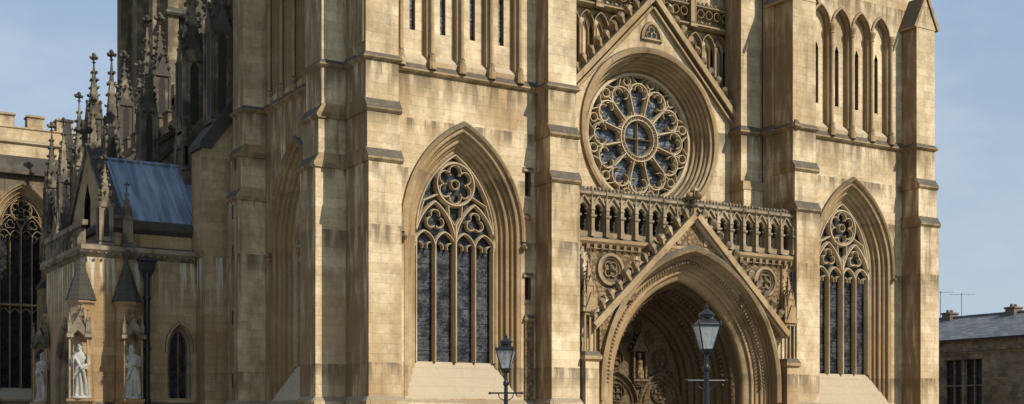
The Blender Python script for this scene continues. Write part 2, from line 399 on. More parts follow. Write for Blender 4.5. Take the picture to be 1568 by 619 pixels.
def tracery4(fr,uc,w,c,zs,zsill,n,k=1.0,mb=trac,apex=None):
    R=w+c; apex=zs+math.sqrt(R*R-c*c)
    nf,nb=n+.12,n-.08
    P=lambda L:[(uc+u,z) for u,z in L]
    W=.115*k
    a=arch(w-.04,c,zs,14); bar(mb,fr,P([(a[0][0],zsill)]+a+[(a[-1][0],zsill)]),W,nf,nb)
    q=w/2; zl=zs-.45*k
    for i,u in enumerate((-q,0,q)): bar(mb,fr,P([(u,zsill),(u,zl+.1 if i!=1 else zl+.75*k)]),W*(1.25 if i==1 else .9),nf+(.03 if i==1 else 0),nb)
    for i in range(4):
        u0=-w+q*(i+.5); a=arch(q/2,archc(q/2,.5*k),zl,6); bar(mb,fr,P([(u0+x,z) for x,z in a]),W*.8,nf-.02,nb)
        for s_ in (-1,1): bar(mb,fr,P(circ(u0+s_*q*.30,zl+.0,q*.2,6,PI/2,PI*1.15 if s_>0 else -PI*.15,False)),W*.5,nf-.04,nb)
    for s_ in (-1,1):
        a=arch(q,archc(q,1.35*k),zl+.1,8); bar(mb,fr,P([(s_*q+x,z) for x,z in a]),W,nf,nb)
        for j in range(3):
            t=PI/2+j*2*PI/3; 
            bar(mb,fr,P(circ(s_*q+.17*k*math.cos(t),zl+.86*k+.17*k*math.sin(t),.16*k,10,t-PI*.62,t+PI*.62,False)),W*.6,nf-.02,nb)
    zc=apex-1.0*k; rc=.68*k
    bar(mb,fr,P(circ(0,zc,rc,28)),W*1.15,nf+.02,nb,True)
    bar(mb,fr,P(circ(0,zc,.15*k,12)),W*.5,nf-.02,nb,True)
    for j in range(6):
        t=PI/6+j*PI/3; bar(mb,fr,P(circ(.41*k*math.cos(t),zc+.41*k*math.sin(t),.215*k,10,t-PI*.72,t+PI*.72,False)),W*.6,nf-.02,nb)
    for s_ in (-1,1):
        bar(mb,fr,P([(s_*w*.98,zl+.55*k),(s_*w*.78,zs+1.0*k),(s_*rc*.85,zc-rc*.5)]),W*.8,nf-.02,nb)
        bar(mb,fr,P([(s_*q*.05,zl+.75*k),(s_*q*.30,zl+1.0*k),(s_*q*.35,zc-rc*.93)]),W*.8,nf-.02,nb)

def bigwin(fr,uc,gmb=None,w=1.46,ow=2.11,zs=7.9,rise=2.6,zsill=3.8,zo=2.6,depth=.64,k=1.0,N=16,tmb=None,mmb=None,hood=True,nr=5):
    c=archc(w,rise); mm=mmb or trim
    prof=[(ow+.02,0.0),(ow+.02,.02)] 
    prof+=rolls((ow-.02,0.0),(w,-depth),nr,.065*min(1.3,(ow-w)/.65))
    mould(mm,fr,uc,c,zs,prof,zo,N)
    if hood:
        mould(mm,fr,uc,c,zs,[(ow+.17,0.0),(ow+.15,.09),(ow+.08,.13),(ow+.02,.09),(ow,0.0)],zs-.15,N)
        for s_ in (-1,1): q=fr.p(uc+s_*(ow+.09),.08,zs-.2); bud(mm,q,.3,(0,0,-1))
    pz=[(-depth-.05,zsill+.0),(-depth-.05,zo-.1),(.03,zo-.1),(.03,zo+.02),(-depth+.0,zsill)]
    prism_nz(sill,fr,pz,uc-ow-.01,uc+ow+.01)
    g=gmb or glass; ap=zs+rise
    g.poly([fr.p(uc-w-.05,-depth-.12,zsill-.1),fr.p(uc+w+.05,-depth-.12,zsill-.1),fr.p(uc+w+.05,-depth-.12,ap+.05),fr.p(uc-w-.05,-depth-.12,ap+.05)])
    tracery4(fr,uc,w,c,zs,zsill,-depth,k,tmb or trac)
    a=arch(ow+.02,c,zs,N); return [(uc+u,z) for u,z in a]

def arcade(fr,uc,z0=13.15,zs=17.05,pitch=1.08,nb=4,ztop=24.0,u0=None,u1=None,wallmb=ash,gm=None):
    L=uc-nb*pitch/2; Rr=uc+nb*pitch/2; w=pitch/2-.10; D=.20
    if u0 is not None: wallmb.poly([fr.p(u0,0,12.6),fr.p(L,0,12.6),fr.p(L,0,ztop),fr.p(u0,0,ztop)]); wallmb.poly([fr.p(Rr,0,12.6),fr.p(u1,0,12.6),fr.p(u1,0,ztop),fr.p(Rr,0,ztop)])
    c=archc(w,.72)
    for i in range(nb):
        um=L+pitch*(i+.5); a=[(um+u,z) for u,z in arch(w,c,zs,8)]
        wallhole(wallmb,fr,0,um-pitch/2,um+pitch/2,12.6,ztop,a,z0)
        mould(trim,fr,um,c,zs,[(w+.0,.0)]+rolls((w,0),(w-.06,-.10),2,.025,4)+[(w-.07,-D-.01)],z0,8)
        mould(trim,fr,um,c,zs,[(w+.10,0),(w+.09,.07),(w+.02,.09),(w,0)],zs,8)
        wallhole(wallmb,fr,-D,um-w-.02,um+w+.02,z0-.1,zs+.9,[(um-.10,16.2),(um,16.45),(um+.10,16.2)],14.1)
        for s_ in (-.10,.10): trim.poly([fr.p(um+s_,-D,14.1),fr.p(um+s_,-D-.2,14.1),fr.p(um+s_,-D-.2,16.2),fr.p(um+s_,-D,16.2)])
        (gm or glass).poly([fr.p(um-.2,-D-.14,13.9),fr.p(um+.2,-D-.14,13.9),fr.p(um+.2,-D-.14,16.6),fr.p(um-.2,-D-.14,16.6)])
        prism_nz(sill,fr,[(-D-.02,z0+.25),(-D-.02,z0-.2),(.01,z0-.2),(.02,z0+.0)],um-w,um+w)
    for i in range(nb+1):
        x=L+pitch*i; q=fr.p(x,.08,0)
        lathe(trim,(q[0],q[1],0),[(.15,z0-.28),(.15,z0-.05),(.10,z0+.08),(.12,z0+.16),(.07,z0+.22),(.07,zs-.28),(.10,zs-.26),(.08,zs-.2),(.15,zs-.02),(.16,zs+.06)],10)

def buttress(fr,u0,u1,p,gab=True,top=17.5,mb=but,ztop=None):
    n0=-.6
    pts=[(n0,0),(p+.20,0),(p+.20,2.2),(p+.12,2.42),(p+.12,2.5),(p+.0,2.66),(p,9.72),(p-.10,10.0),(p-.10,11.22),(p-.2,11.5),(p-.2,top),(n0,top)]
    prism_nz(mb,fr,pts,u0,u1)
    ringbox(mb,fr,u0-.02,u1+.02,n0,p,[(.14,0),(.14,2.3),(.10,2.42),(.10,2.5),(.0,2.64)])
    for z,pp in ((9.72,p),(11.22,p-.10)):
        prism_nz(trim,fr,[(n0,z-.10),(pp+.02,z-.10),(pp+.075,z-.03),(pp+.075,z+.03),(pp-.12,z+.34),(n0,z+.34)],u0-.045,u1+.045)
    ledge(trim,fr,u0,u1,n0,p-.2,12.78,o=.10,h=.12,slope=.13)
    if gab:
        m=(u0+u1)/2
        prism_uz(mb,fr,[(u0-.04,top-.02),(u1+.04,top-.02),(m,top+1.15)],n0,p-.18)
        for s_,ue in ((1,u0-.1),(-1,u1+.1)): rake(trim,fr,ue,top-.06,m,top+1.2,n0,p-.12,.12)

def tower(x0,x1,b1,b2,northface):
    Y0=36.0; f=west(Y0)
    uc=(b1[1]+b2[0])/2
    hole=bigwin(f,uc)
    if northface:
        slu=(b2[0]-.42,b2[0]-.18)
        wallhole(ash,f,0,x0,slu[0]-.1,0,12.6,hole,2.6)
        a,b=slu[0]-.1,b2[0]+.05; zs=[0,5.85,6.6,9.25,10.05,12.6]
        for i in range(5):
            if i in (1,3):
                ash.poly([f.p(a,0,zs[i]),f.p(slu[0],0,zs[i]),f.p(slu[0],0,zs[i+1]),f.p(a,0,zs[i+1])])
                ash.poly([f.p(slu[1],0,zs[i]),f.p(b,0,zs[i]),f.p(b,0,zs[i+1]),f.p(slu[1],0,zs[i+1])])
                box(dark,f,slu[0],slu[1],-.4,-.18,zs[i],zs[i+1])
                for ua in slu:
                    trim.poly([f.p(ua,0,zs[i]),f.p(ua,-.3,zs[i]),f.p(ua,-.3,zs[i+1]),f.p(ua,0,zs[i+1])])
                prism_nz(trim,f,[(-.02,zs[i+1]),(.07,zs[i+1]+.02),(.07,zs[i+1]+.07),(0,zs[i+1]+.16),(-.02,zs[i+1]+.16)],slu[0]-.08,slu[1]+.08)
                prism_nz(sill,f,[(-.2,zs[i]+.08),(.05,zs[i]-.02),(.05,zs[i]-.09),(-.2,zs[i]-.12)],slu[0],slu[1])
            else: ash.poly([f.p(a,0,zs[i]),f.p(b,0,zs[i]),f.p(b,0,zs[i+1]),f.p(a,0,zs[i+1])])
        box(carv,f,slu[0]-.02,slu[1]+.06,-.02,.07,2.62,5.2)
        ledge(trim,f,slu[0]-.02,slu[1]+.06,-.02,.07,5.26,o=.06,h=.1,slope=.12)
        bud(trim,f.p(slu[0]+.1,.03,8.7),.3,(0,0,-1))
    else: 
        b=b2[0]+.05; wallhole(ash,f,0,x0,b,0,12.6,hole,2.6)
    arcade(f,uc-.12,u0=x0,u1=x1,gm=rglass if northface else None)
    ash.poly([f.p(b,0,0),f.p(x1,0,0),f.p(x1,0,12.6),f.p(b,0,12.6)])
    ledge(trim,f,b1[1],b2[0],-.1,.0,12.82,o=.12,h=.16,slope=.2)
    prism_nz(ash,f,[(-.1,0),(.18,0),(.18,2.2),(.1,2.42),(.1,2.48),(.0,2.62),(-.1,2.62)],b1[1],b2[0])
    buttress(f,b1[0],b1[1],.96+.0); buttress(f,b2[0],b2[1],.96)
    Y1=44.4
    ash.poly([(x1,Y0,0),(x1,Y1,0),(x1,Y1,24),(x1,Y0,24)])
    ash.poly([(x0,Y1,0),(x1,Y1,0),(x1,Y1,24),(x0,Y1,24)])
    ash.poly([(x0,Y0,24),(x1,Y0,24),(x1,Y1,24),(x0,Y1,24)])
    if northface:
        fn=north(x0); ucn=40.72
        hole=bigwin(fn,ucn,gmb=dglass)
        wallhole(ash,fn,0,Y0,Y1,0,12.6,hole,2.6)
        arcade(fn,ucn,u0=Y0,u1=Y1)
        ledge(trim,fn,37.97,43.45,-.1,0,12.82,o=.12,h=.16,slope=.2)
        prism_nz(ash,fn,[(-.1,0),(.18,0),(.18,2.2),(.1,2.42),(.1,2.48),(.0,2.62),(-.1,2.62)],37.97,43.45)
        ledge(trim,fn,36.0,36.74,-.1,0,12.82,o=.12,h=.16,slope=.2)
        buttress(fn,36.74,37.95,1.0); buttress(fn,43.45,44.5,1.0)
        for z in (3.1,5.3,7.6,9.0,10.7):
            box(dark,fn,43.9,44.06,.85,1.003 if z<9.7 else .905,z,z+.5)
        for z0_,z1_ in ((13.2,16.9),):
            for yy in (35.5,36.1): 
                bar(trim,fn,[(yy-.16,z0_),(yy-.16,z1_),(yy,z1_+.3),(yy+.16,z1_),(yy+.16,z0_)],.06,.10,0)
    else:
        fs_=Fr((x1,0,0),(0,1,0),(1,0,0))
        buttress(fs_,36.74,37.95,1.0); buttress(fs_,43.45,44.5,1.0)
        ash.poly([(x0,Y0,0),(x0,Y1,0),(x0,Y1,24),(x0,Y0,24)])
        fn=north(x0)
        ledge(trim,fn,35.2,44,-.1,0.0,12.82,o=.12,h=.16,slope=.2)
        box(ash,fn,36.25,36.75,-.1,.14,9,22)
        ledge(trim,fn,36.25,36.75,-.1,.14,12.80,o=.12,h=.15,slope=.2)
tower(16.84,24.36,(16.80,17.89),(23.30,24.40),True)
tower(34.12,41.66,(34.05,35.20),(40.67,41.72),False)

# --- centre bay
UC=29.25
fc=west(37.5)
rw=2.9; zc=12.3
gb=lambda u: max(13.3,17.05-abs(u-UC)*1.0)
hi=[(UC+rw*math.cos(PI-PI*i/40),zc+rw*math.sin(PI*i/40)) for i in range(41)]
lo=lambda u: zc-math.sqrt(max(0,rw*rw-(u-UC)**2))
wallhole(ash,fc,0,24.36,34.12,7.5,gb,hi,lo)
prof=[(rw+.25,0),(rw+.22,.10),(rw+.12,.14),(rw+.02,.1),(rw,.0)]+rolls((rw,0),(2.38,-.85),6,.06)
revolve(trim,fc,UC,zc,prof)
revolve(trac,fc,UC,zc,[(2.42,-.8),(2.38,-.68),(2.28,-.68),(2.24,-.85)])
nr=-.85
rglass.poly([fc.p(UC-2.42,nr-.12,zc-2.42),fc.p(UC+2.42,nr-.12,zc-2.42),fc.p(UC+2.42,nr-.12,zc+2.42),fc.p(UC-2.42,nr-.12,zc+2.42)])
def B(pts,w,cl=False,d=0.0): bar(trac,fc,pts,w*1.15,nr+.15+d,nr-.1,cl)
B(circ(UC,zc,.84,40),.12,True,.03); B(circ(UC,zc,.68,36),.08,True); 
B([(UC-.66,zc),(UC+.66,zc)],.02,False,-.1); B([(UC,zc-.66),(UC,zc+.66)],.02,False,-.1)
for i in range(24):
    t=2*PI*i/24; B(circ(UC+.76*math.cos(t),zc+.76*math.sin(t),.055,6),.035,True,-.01)
for i in range(12):
    t=2*PI*i/12; tb=t+PI/12
    B([(UC+r*math.cos(tb),zc+r*math.sin(tb)) for r in (.84,1.2,1.6)],.105,False,.02)
    cx,cz=UC+1.6*math.cos(t),zc+1.6*math.sin(t); rr=.415
    B(circ(cx,cz,rr,14,t-PI/2-.1,t+PI/2+.1,False),.10)
    for dt in (-1,1):
        B(circ(cx+.21*math.cos(t+dt*1.35),cz+.21*math.sin(t+dt*1.35),.17,8,t+dt*PI*.1,t+dt*PI*1.1,False),.05,False,-.03)
    B(circ(cx+.2*math.cos(t),cz+.2*math.sin(t),.17,8,t-PI*.6,t+PI*.6,False),.05,False,-.03)
    B(circ(UC+1.0*math.cos(t),zc+1.0*math.sin(t),.17,8,t+PI*.55,t+PI*1.45,False),.05,False,-.02)
    B(circ(UC+2.1*math.cos(tb),zc+2.1*math.sin(tb),.16,10),.075,True)
    B([(UC+r*math.cos(tb),zc+r*math.sin(tb)) for r in (1.6,1.94)],.08)
    for dt in (-.16,.16): B([(UC+2.02*math.cos(t+dt*.3),zc+2.02*math.sin(t+dt*.3)),(UC+2.3*math.cos(t+dt),zc+2.3*math.sin(t+dt))],.06)
for s_ in (-1,1):
    rake(trim,fc,UC+s_*4.25,12.85,UC,17.12,-.3,.28,.20,crk=13,cs=.34)
    rake(trim,fc,UC+s_*3.9,12.95,UC,16.86,0,.16,.09)
finial(trim,UC,37.45,17.2,1.1)
t0=16.0; 
prism_uz(dark,fc,[(UC+u*.9,z) for u,z in arch(.34,archc(.34,.5),t0-.25,6)],0,.012)
mould(trim,fc,UC,archc(.34,.5),t0-.25,[(.5,0),(.48,.08),(.38,.09),(.32,.0)],t0-.3,8)
bar(trac,fc,[(UC-.36,t0-.27),(UC+.36,t0-.27)],.1,.09,0)
for j in range(3):
    t=PI/2+j*2*PI/3; bar(trac,fc,circ(UC+.13*math.cos(t),t0-.05+.13*math.sin(t),.12,8),.04,.05,0.01,True)
fb=west(38.05)
hi2=[(UC+2.88*math.cos(PI-PI*i/24),zc+2.88*math.sin(PI*i/24)) for i in range(25)]
wallhole(ash,fb,0,24.36,34.12,12.3,24,hi2,12.3)
p_=.62
for i in range(16):
    um=24.5+p_*(i+.5); dd=abs(um-UC); zb_=max(13.2,16.75-dd)
    if zb_>16.2: continue
    bar(trim,fb,[(um+u,z) for u,z in [(-p_/2,min(zb_,15.9))]+arch(p_/2,archc(p_/2,.5),16.0,6)+[(p_/2,min(zb_,15.9))]],.09,.2,0)
    if zb_<15.2: bar(trim,fb,[(um-.12,max(14.2,zb_)),(um-.12,15.9),(um,16.15),(um+.12,15.9),(um+.12,max(14.2,zb_))],.05,.1,0)
    q=fb.p(um-p_/2,.2,0); lathe(trim,(q[0],q[1],0),[(.06,min(zb_,15.7)),(.06,15.8),(.1,15.95),(.1,16.02)],8)
ledge(trim,fb,24.4,34.1,-.1,.2,16.75,o=.15,h=.15,slope=.08)
for i in range(24):
    um=24.4+.4*(i+.5)
    bar(trim,fb,circ(um,17.18,.16,10),.06,.3,.1,True)
    for k in (-1,1): bud(trim,fb.p(um+k*.1,.25,17.46),.14,(0,-.3,1))
ledge(trim,fb,24.4,34.1,-.05,.25,17.45,o=.1,h=.08,slope=.1)
for i in range(5):
    q=fb.p(24.9+i*2.15,.3,0); pinnacle(trim,q[0],q[1],16.6,19.3,.22,4)
for ua,ub in ((24.40,25.05),(33.02,34.06)):
    f=west(37.5); prism_nz(ash,f,[(-.3,7.5),(.75,7.5),(.75,10.6),(.6,11.0),(.6,22),(-.3,22)],ua,ub)
    ledge(trim,f,ua,ub,-.3,.6,12.80,o=.11,h=.15,slope=.2)
    ledge(trim,f,ua,ub,-.3,.72,10.62,o=.05,h=.08,slope=.3)

# --- portal screen
fp=west(35.32)
c_in=.94; zsP=3.15; WO=3.85
a=[(UC+u,z) for u,z in arch(WO,c_in,zsP,20)]
wallhole(ash,fp,0,24.40,34.05,0,8.0,a,0.0)
profP=rolls((WO,.0),(3.12,-.42),5,.06)+rolls((3.05,-.45),(2.9,-.75),1,.08)
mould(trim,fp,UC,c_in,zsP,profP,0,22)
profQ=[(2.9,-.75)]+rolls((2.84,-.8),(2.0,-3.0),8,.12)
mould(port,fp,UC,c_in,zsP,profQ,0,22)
mould(trim,fp,UC,c_in,zsP,[(WO+.16,0.0),(WO+.16,.32),(WO+.06,.38),(WO-.04,.32),(WO-.1,.1),(WO-.1,0)],2.6,22)
for i in range(46):
    for s_ in (-1,1):
        rr=WO-.38+c_in; am=math.acos(c_in/rr)*(i+.5)/46
        q=fp.p(UC+s_*(-c_in+rr*math.cos(am)),-.12,zsP+rr*math.sin(am)); bud(trim,q,.11,(0,-1,0))
for (rw_,nn_,cnt) in ((2.62,-1.25,26),(2.33,-2.0,24)):
    for i in range(cnt):
        for s_ in (-1,1):
            rr=rw_+c_in; am=math.acos(c_in/rr)*(i+.5)/cnt
            q=fp.p(UC+s_*(-c_in+rr*math.cos(am)),nn_,zsP+rr*math.sin(am)); bud(port,q,.17,Vector((-s_*math.cos(am),-.6,-math.sin(am))))
nt_=-3.0
tz=2.35
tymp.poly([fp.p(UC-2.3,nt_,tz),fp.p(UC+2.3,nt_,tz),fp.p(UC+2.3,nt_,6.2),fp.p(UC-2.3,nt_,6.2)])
wood.poly([fp.p(UC-2.3,nt_-.2,0),fp.p(UC+2.3,nt_-.2,0),fp.p(UC+2.3,nt_-.2,2.5),fp.p(UC-2.3,nt_-.2,2.5)])
for x in [UC-2+.25*i for i in range(17)]: box(wood,fp,x-.012,x+.012,nt_-.2,nt_-.17,0,2.4)
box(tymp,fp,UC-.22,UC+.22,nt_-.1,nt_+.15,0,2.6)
ledge(tymp,fp,UC-2.2,UC+2.2,nt_-.1,nt_+.06,2.5,o=.06,h=.12,slope=.08)
for s_ in (-1,1):
    bar(tymp,fp,[(UC+s_*1.0+u,z) for u,z in arch(.95,archc(.95,1.25),2.5,12)],.13,nt_+.14,nt_)
    bar(tymp,fp,[(UC+s_*1.0+u,z) for u,z in arch(.75,archc(.75,1.0),2.5,12)],.07,nt_+.08,nt_)
    for (ru,rz,rr) in ((.98,2.98,.34),(1.05,4.2,.36),(.55,5.0,.22),(1.5,3.6,.2)):
        bar(tymp,fp,circ(UC+s_*ru,rz,rr,18),.07,nt_+.09,nt_,True)
        for j in range(4):
            t=PI/4+j*PI/2; bar(tymp,fp,circ(UC+s_*ru+rr*.45*math.cos(t),rz+rr*.45*math.sin(t),rr*.38,8),.04,nt_+.07,nt_,True)
for s_ in (-1,1): box(tymp,fp,UC+s_*.27-.04,UC+s_*.27+.04,nt_,nt_+.2,3.5,4.55)
ringbox(tymp,fp,UC-.3,UC+.3,nt_,nt_+.22,[(-.12,3.2),(0,3.36),(.04,3.4),(.04,3.48)])
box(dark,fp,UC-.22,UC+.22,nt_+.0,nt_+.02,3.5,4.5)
lathe(carv,fp.p(UC,nt_+.13,3.5),[(.17,0),(.16,.25),(.11,.45),(.13,.66),(.05,.74),(.075,.82),(.06,.93),(.01,.98)],10)
prism_uz(tymp,fp,[(UC-.34,4.5),(UC+.34,4.5),(UC,5.15)],nt_,nt_+.24)
for s_ in (-1,1): rake(tymp,fp,UC+s_*.38,4.48,UC,5.2,nt_,nt_+.28,.05,crk=4,cs=.12)
finial(tymp,UC,38.1,5.2,.4)
apz=8.95; sl=.93
gz=lambda u: apz-abs(u-UC)*sl
a2=[(UC+u,z) for u,z in arch(WO+.1,c_in,zsP,20)]
aa=[p for p in a2 if gz(p[0])>p[1]]
carvw=MB('portal_gable_infill',M_CARV,CATH)
for (x0_,z0_),(x1_,z1_) in zip(aa[:-1],aa[1:]):
    carvw.poly([fp.p(x0_,.14,z0_),fp.p(x1_,.14,z1_),fp.p(x1_,.14,gz(x1_)),fp.p(x0_,.14,gz(x0_))])
for s_ in (-1,1):
    rake(trim,fp,UC+s_*4.25,apz-4.25*sl,UC,apz,0,.42,.20,crk=12,cs=.36)
    rake(trac,fp,UC+s_*4.2,apz-4.2*sl-.1,UC,apz-.1,.1,.30,.09)
finial(trim,UC,35.1,apz+.15,1.0)
for s_ in (-1,1):
    ur=UC+s_*3.45; zr=6.98
    revolve(trim,fp,ur,zr,[(.56,0),(.54,.1),(.44,.12),(.42,.05),(.37,.08),(.33,-.0)],28)
    prism_uz(carv,fp,circ(ur,zr,.34,20),-.01,.015)
    for j in range(4):
        t=PI/4+j*PI/2; bar(trim,fp,circ(ur+.16*math.cos(t),zr+.16*math.sin(t),.13,10),.05,.09,.01,True)
    bud(trim,fp.p(ur,.03,zr),.2,(0,-1,0))
    e0,e1=(24.98,26.9) if s_<0 else (31.6,33.52)
    carvw.poly([fp.p(e0,.006,6.0),fp.p(e1,.006,6.0),fp.p(e1,.006,7.6),fp.p(e0,.006,7.6)])
    bar(trim,fp,[(e0,5.9),(e0,7.64),(e1,7.64)] if s_<0 else [(e1,5.9),(e1,7.64),(e0,7.64)],.08,.08,0)
    xs=24.78 if s_<0 else 33.68
    box(ash,fp,xs-.27,xs+.27,-.1,.45,0,3.9)
    ringbox(trim,fp,xs-.27,xs+.27,-.1,.45,[(0,3.86),(.08,3.95),(.08,4.05),(0,4.2)])
    for dx in (-.2,0,.2):
        q=fp.p(xs+dx,.30,0); lathe(trim,(q[0],q[1],0),[(.06,4.15),(.045,4.3),(.045,5.4),(.07,5.45)],8)
    box(trim,fp,xs-.24,xs+.24,0,.36,5.4,5.6)
    for dx in (-.2,.2):
        q=fp.p(xs+dx,.28,0); pinnacle(trim,q[0],q[1],5.5,6.7,.13,3)
    q=fp.p(xs,.22,0); pinnacle(trim,q[0],q[1],5.5,7.55,.26,5)
    prism_uz(trim,fp,[(xs-.26,5.5),(xs+.26,5.5),(xs,6.15)],.2,.42)
ringbox(trim,fp,24.42,34.04,-2.15,0,[(0,7.70),(.10,7.78),(.16,7.86),(.16,7.96),(.02,8.03)])
for i in range(32):
    u=24.55+i*.304
    if abs(u-UC)<1.0: continue
    prism_nz(trim,fp,[(0,7.5),(.1,7.62),(.12,7.78),(0,7.78)],u-.06,u+.06)
bal=MB('arcaded_balustrade',M_BAL,CATH)
nb_=16; pt=(34.04-24.42)/nb_
for i in range(nb_):
    um=24.42+pt*(i+.5); w=pt/2-.07
    c=archc(w,.36); a=[(um+u,z) for u,z in arch(w,c,8.78,6)]
    for nn_ in (.02,-.13): wallhole(bal,fp,nn_,um-pt/2,um+pt/2,8.0,9.38,a,8.2)
    mould(bal,fp,um,c,8.78,[(w,.02),(w-.03,-.02),(w-.03,-.13)],8.2,6)
    bal.poly([fp.p(um-w,.02,8.2),fp.p(um+w,.02,8.2),fp.p(um+w,-.13,8.2),fp.p(um-w,-.13,8.2)])
    for s_ in (-1,1): bar(bal,fp,circ(um+s_*w*.42,8.86,w*.42,7,PI*.5 ,PI*.5+s_*-1*PI,False),.045,.0,-.1)
    rake(bal,fp,um-w-.03,9.02,um,9.34,.02,.09,.05); rake(bal,fp,um+w+.03,9.02,um,9.34,.02,.09,.05)
    bud(bal,fp.p(um,.06,9.36),.13,(0,0,1))
box(dark,fp,24.42,34.04,-.62,-.42,8.03,9.30)  # added dark backing wall, its colour giving the balustrade openings deep shade
box(bal,fp,24.42,34.04,-.66,-.38,9.30,9.36)
for i in range(nb_+1):
    u=24.42+pt*i
    if abs(u-UC)<.2: continue
    ringbox(bal,fp,u-.06,u+.06,.02,.16,[(.02,8.02),(.02,8.2),(0,8.26),(0,8.9)])
    ledge(bal,fp,u-.06,u+.06,.02,.16,8.72,o=.05,h=.1,slope=.04)
    vs=[fp.p(u-.08,.02,8.9),fp.p(u+.08,.02,8.9),fp.p(u+.08,.18,8.9),fp.p(u-.08,.18,8.9),fp.p(u,.09,9.42)]
    bal.add(vs,[(0,1,4),(1,2,4),(2,3,4),(3,0,4)]); bud(bal,fp.p(u,.09,9.38),.13,(0,0,1))
ringbox(bal,fp,24.42,34.04,-.15,.04,[(0,9.36),(.07,9.42),(.07,9.50),(0,9.56)])
for i in range(64):
    u=24.42+(i+.5)*9.62/64; bud(bal,fp.p(u,-.04,9.52),.15,(0,0,1))
for xx,zz in ((33.96,7.4),(24.5,7.4)):
    q=fp.p(xx,.12,0); tube(iron,[(q[0],q[1],0),(q[0],q[1],zz)],.06,8)
    for z in (2.5,4.4,6.2): tube(iron,[(q[0],q[1],z),(q[0],q[1],z+.1)],.085,8)

# ------------------------------------------------------------ nave north side
fa=north(17.2)
def aislewin(fr,uc,zs=10.2,w=1.3,ow=1.8):
    c=archc(w,2.1); a=[(uc+u,z) for u,z in arch(ow+.02,c,zs,8)]
    mould(weat,fr,uc,c,zs,rolls((ow,0),(w,-.5),3,.06,4),5.0,8)
    dglass.poly([fr.p(uc-w-.1,-.6,5),fr.p(uc+w+.1,-.6,5),fr.p(uc+w+.1,-.6,12.5),fr.p(uc-w-.1,-.6,12.5)])
    for q in (-.43,.43): bar(weat,fr,[(uc+q,5),(uc+q,10.8)],.1,-.42,-.6)
    for q in (-.87,0,.87): bar(weat,fr,[(uc+q+x,z) for x,z in arch(.43,.3,10.2,5)],.08,-.44,-.6)
    return a
ys=[44.4,46.3,52.6,58.2,63.8,69.4,72.0]
for i in range(len(ys)-1):
    if ys[i+1]-ys[i]>4:
        um=(ys[i]+ys[i+1])/2; a=aislewin(fa,um); wallhole(wea,fa,0,ys[i],ys[i+1],0,14.2,a,5.0)
    else: wea.poly([fa.p(ys[i],0,0),fa.p(ys[i+1],0,0),fa.p(ys[i+1],0,14.2),fa.p(ys[i],0,14.2)])
ledge(weat,fa,44.4,72,-.3,0,14.1,o=.2,h=.2,slope=.15)
box(wea,fa,44.4,72,-.3,.0,14.2,14.9)
y=44.6
while y<71.8:
    box(wea,fa,y,y+.7,-.29,-.002,14.9,15.4); ledge(weat,fa,y,y+.7,-.3,0,15.4,o=.05,h=.06,slope=.1); y+=1.25
wea.poly([(17.4,44.4,14.3),(17.4,72,14.3),(20.6,72,15.6),(20.6,44.4,15.6)])
fi=north(20.6)
wea.poly([fi.p(44.4,0,14),fi.p(78,0,14),fi.p(78,0,18.6),fi.p(44.4,0,18.6)])
wea.poly([(20.6,44.4,18.6),(20.6,84,18.6),(34,84,18.6),(34,44.4,18.6)])
ledge(weat,fi,44.4,78,-.3,0,18.0,o=.2,h=.2,slope=.15)
y=44.6
while y<77: box(wea,fi,y,y+.7,-.3,.0,18.2,19.3); y+=1.25
def navebut(Y,zp,x0=15.0,t=1.05,zt=11.2,w=.62,fly=True,inner=True,zi=21.5):
    f=west(Y)
    prism_uz(wea,f,[(17.3,0),(x0-.35,0),(x0-.35,5.4),(x0-.12,6.0),(x0-.12,9.0),(x0+.1,9.5),(x0+.1,zt),(x0+.25,zt+.4),(x0+.9,zt+1.3),(17.3,zt+2.9)],-t,0)
    for z,x in ((5.4,x0-.35),(9.0,x0-.12),(zt,x0+.1)):
        prism_uz(cone,f,[(x-.07,z-.12),(x-.07,z),(x+.35,z+.55),(x+.35,z-.12)],-t-.05,.05)
    prism_uz(cone,f,[(x0+.85,zt+1.3),(x0+.75,zt+1.42),(17.3,zt+3.15),(17.3,zt+2.85)],-t-.06,.08)
    fn=north(x0+.1); 
    prism_uz(weat,fn,[(Y,zt),(Y+t,zt),(Y+t/2,zt+1.1)],-.6,.05)
    pinnacle(weat,x0+.5,Y+t/2,zt+.4,zp,w,6)
    for dy in (0.1,t-.1): pinnacle(weat,x0+.12,Y+dy,zt-1.0,zt+1.6,.2,3)
    if fly:
        pts=[]
        for k in range(9):
            q=k/8; pts.append((x0+.7+q*5.2, zt+2.0+q*3.6))
        low=[(x0+.7+q*5.2, zt+.6+3.6*q+1.0*math.sin(PI*q*.5)-.3) for q in [k/8 for k in range(9)]]
        prism_uz(wea,f,low+pts[::-1],-t*.75,-t*.25)
        prism_uz(cone,f,[(pts[0][0],pts[0][1]-.05),(pts[-1][0],pts[-1][1]-.05),(pts[-1][0],pts[-1][1]+.2),(pts[0][0],pts[0][1]+.2)],-t*.85,-t*.15)
        for k in range(10):
            q=(k+.5)/10; bud(weat,(pts[0][0]+5.2*q,Y+t/2,pts[0][1]+3.6*q+.15),.28,(0,0,1))
    if inner:
        box(wea,f,17.2,18.1,-t,0,12,zt+4.2); ledge(weat,f,17.2,18.1,-t,0,zt+4.2,o=.1,h=.12)
        pinnacle(weat,17.65,Y+t/2,zt+4.2,zi,.7,6)
navebut(52.6,18.6,zi=21.0)
navebut(58.0,18.5,zi=20.5)
navebut(61.2,17.2,inner=False,fly=False)
navebut(63.8,17.9,zi=20.2)
navebut(67.0,17.3,inner=False,fly=False,w=.5)
navebut(69.6,17.6)
navebut(48.2,19.5,x0=15.4,zt=12.4,w=.8,zi=23)
f=west(45.0)
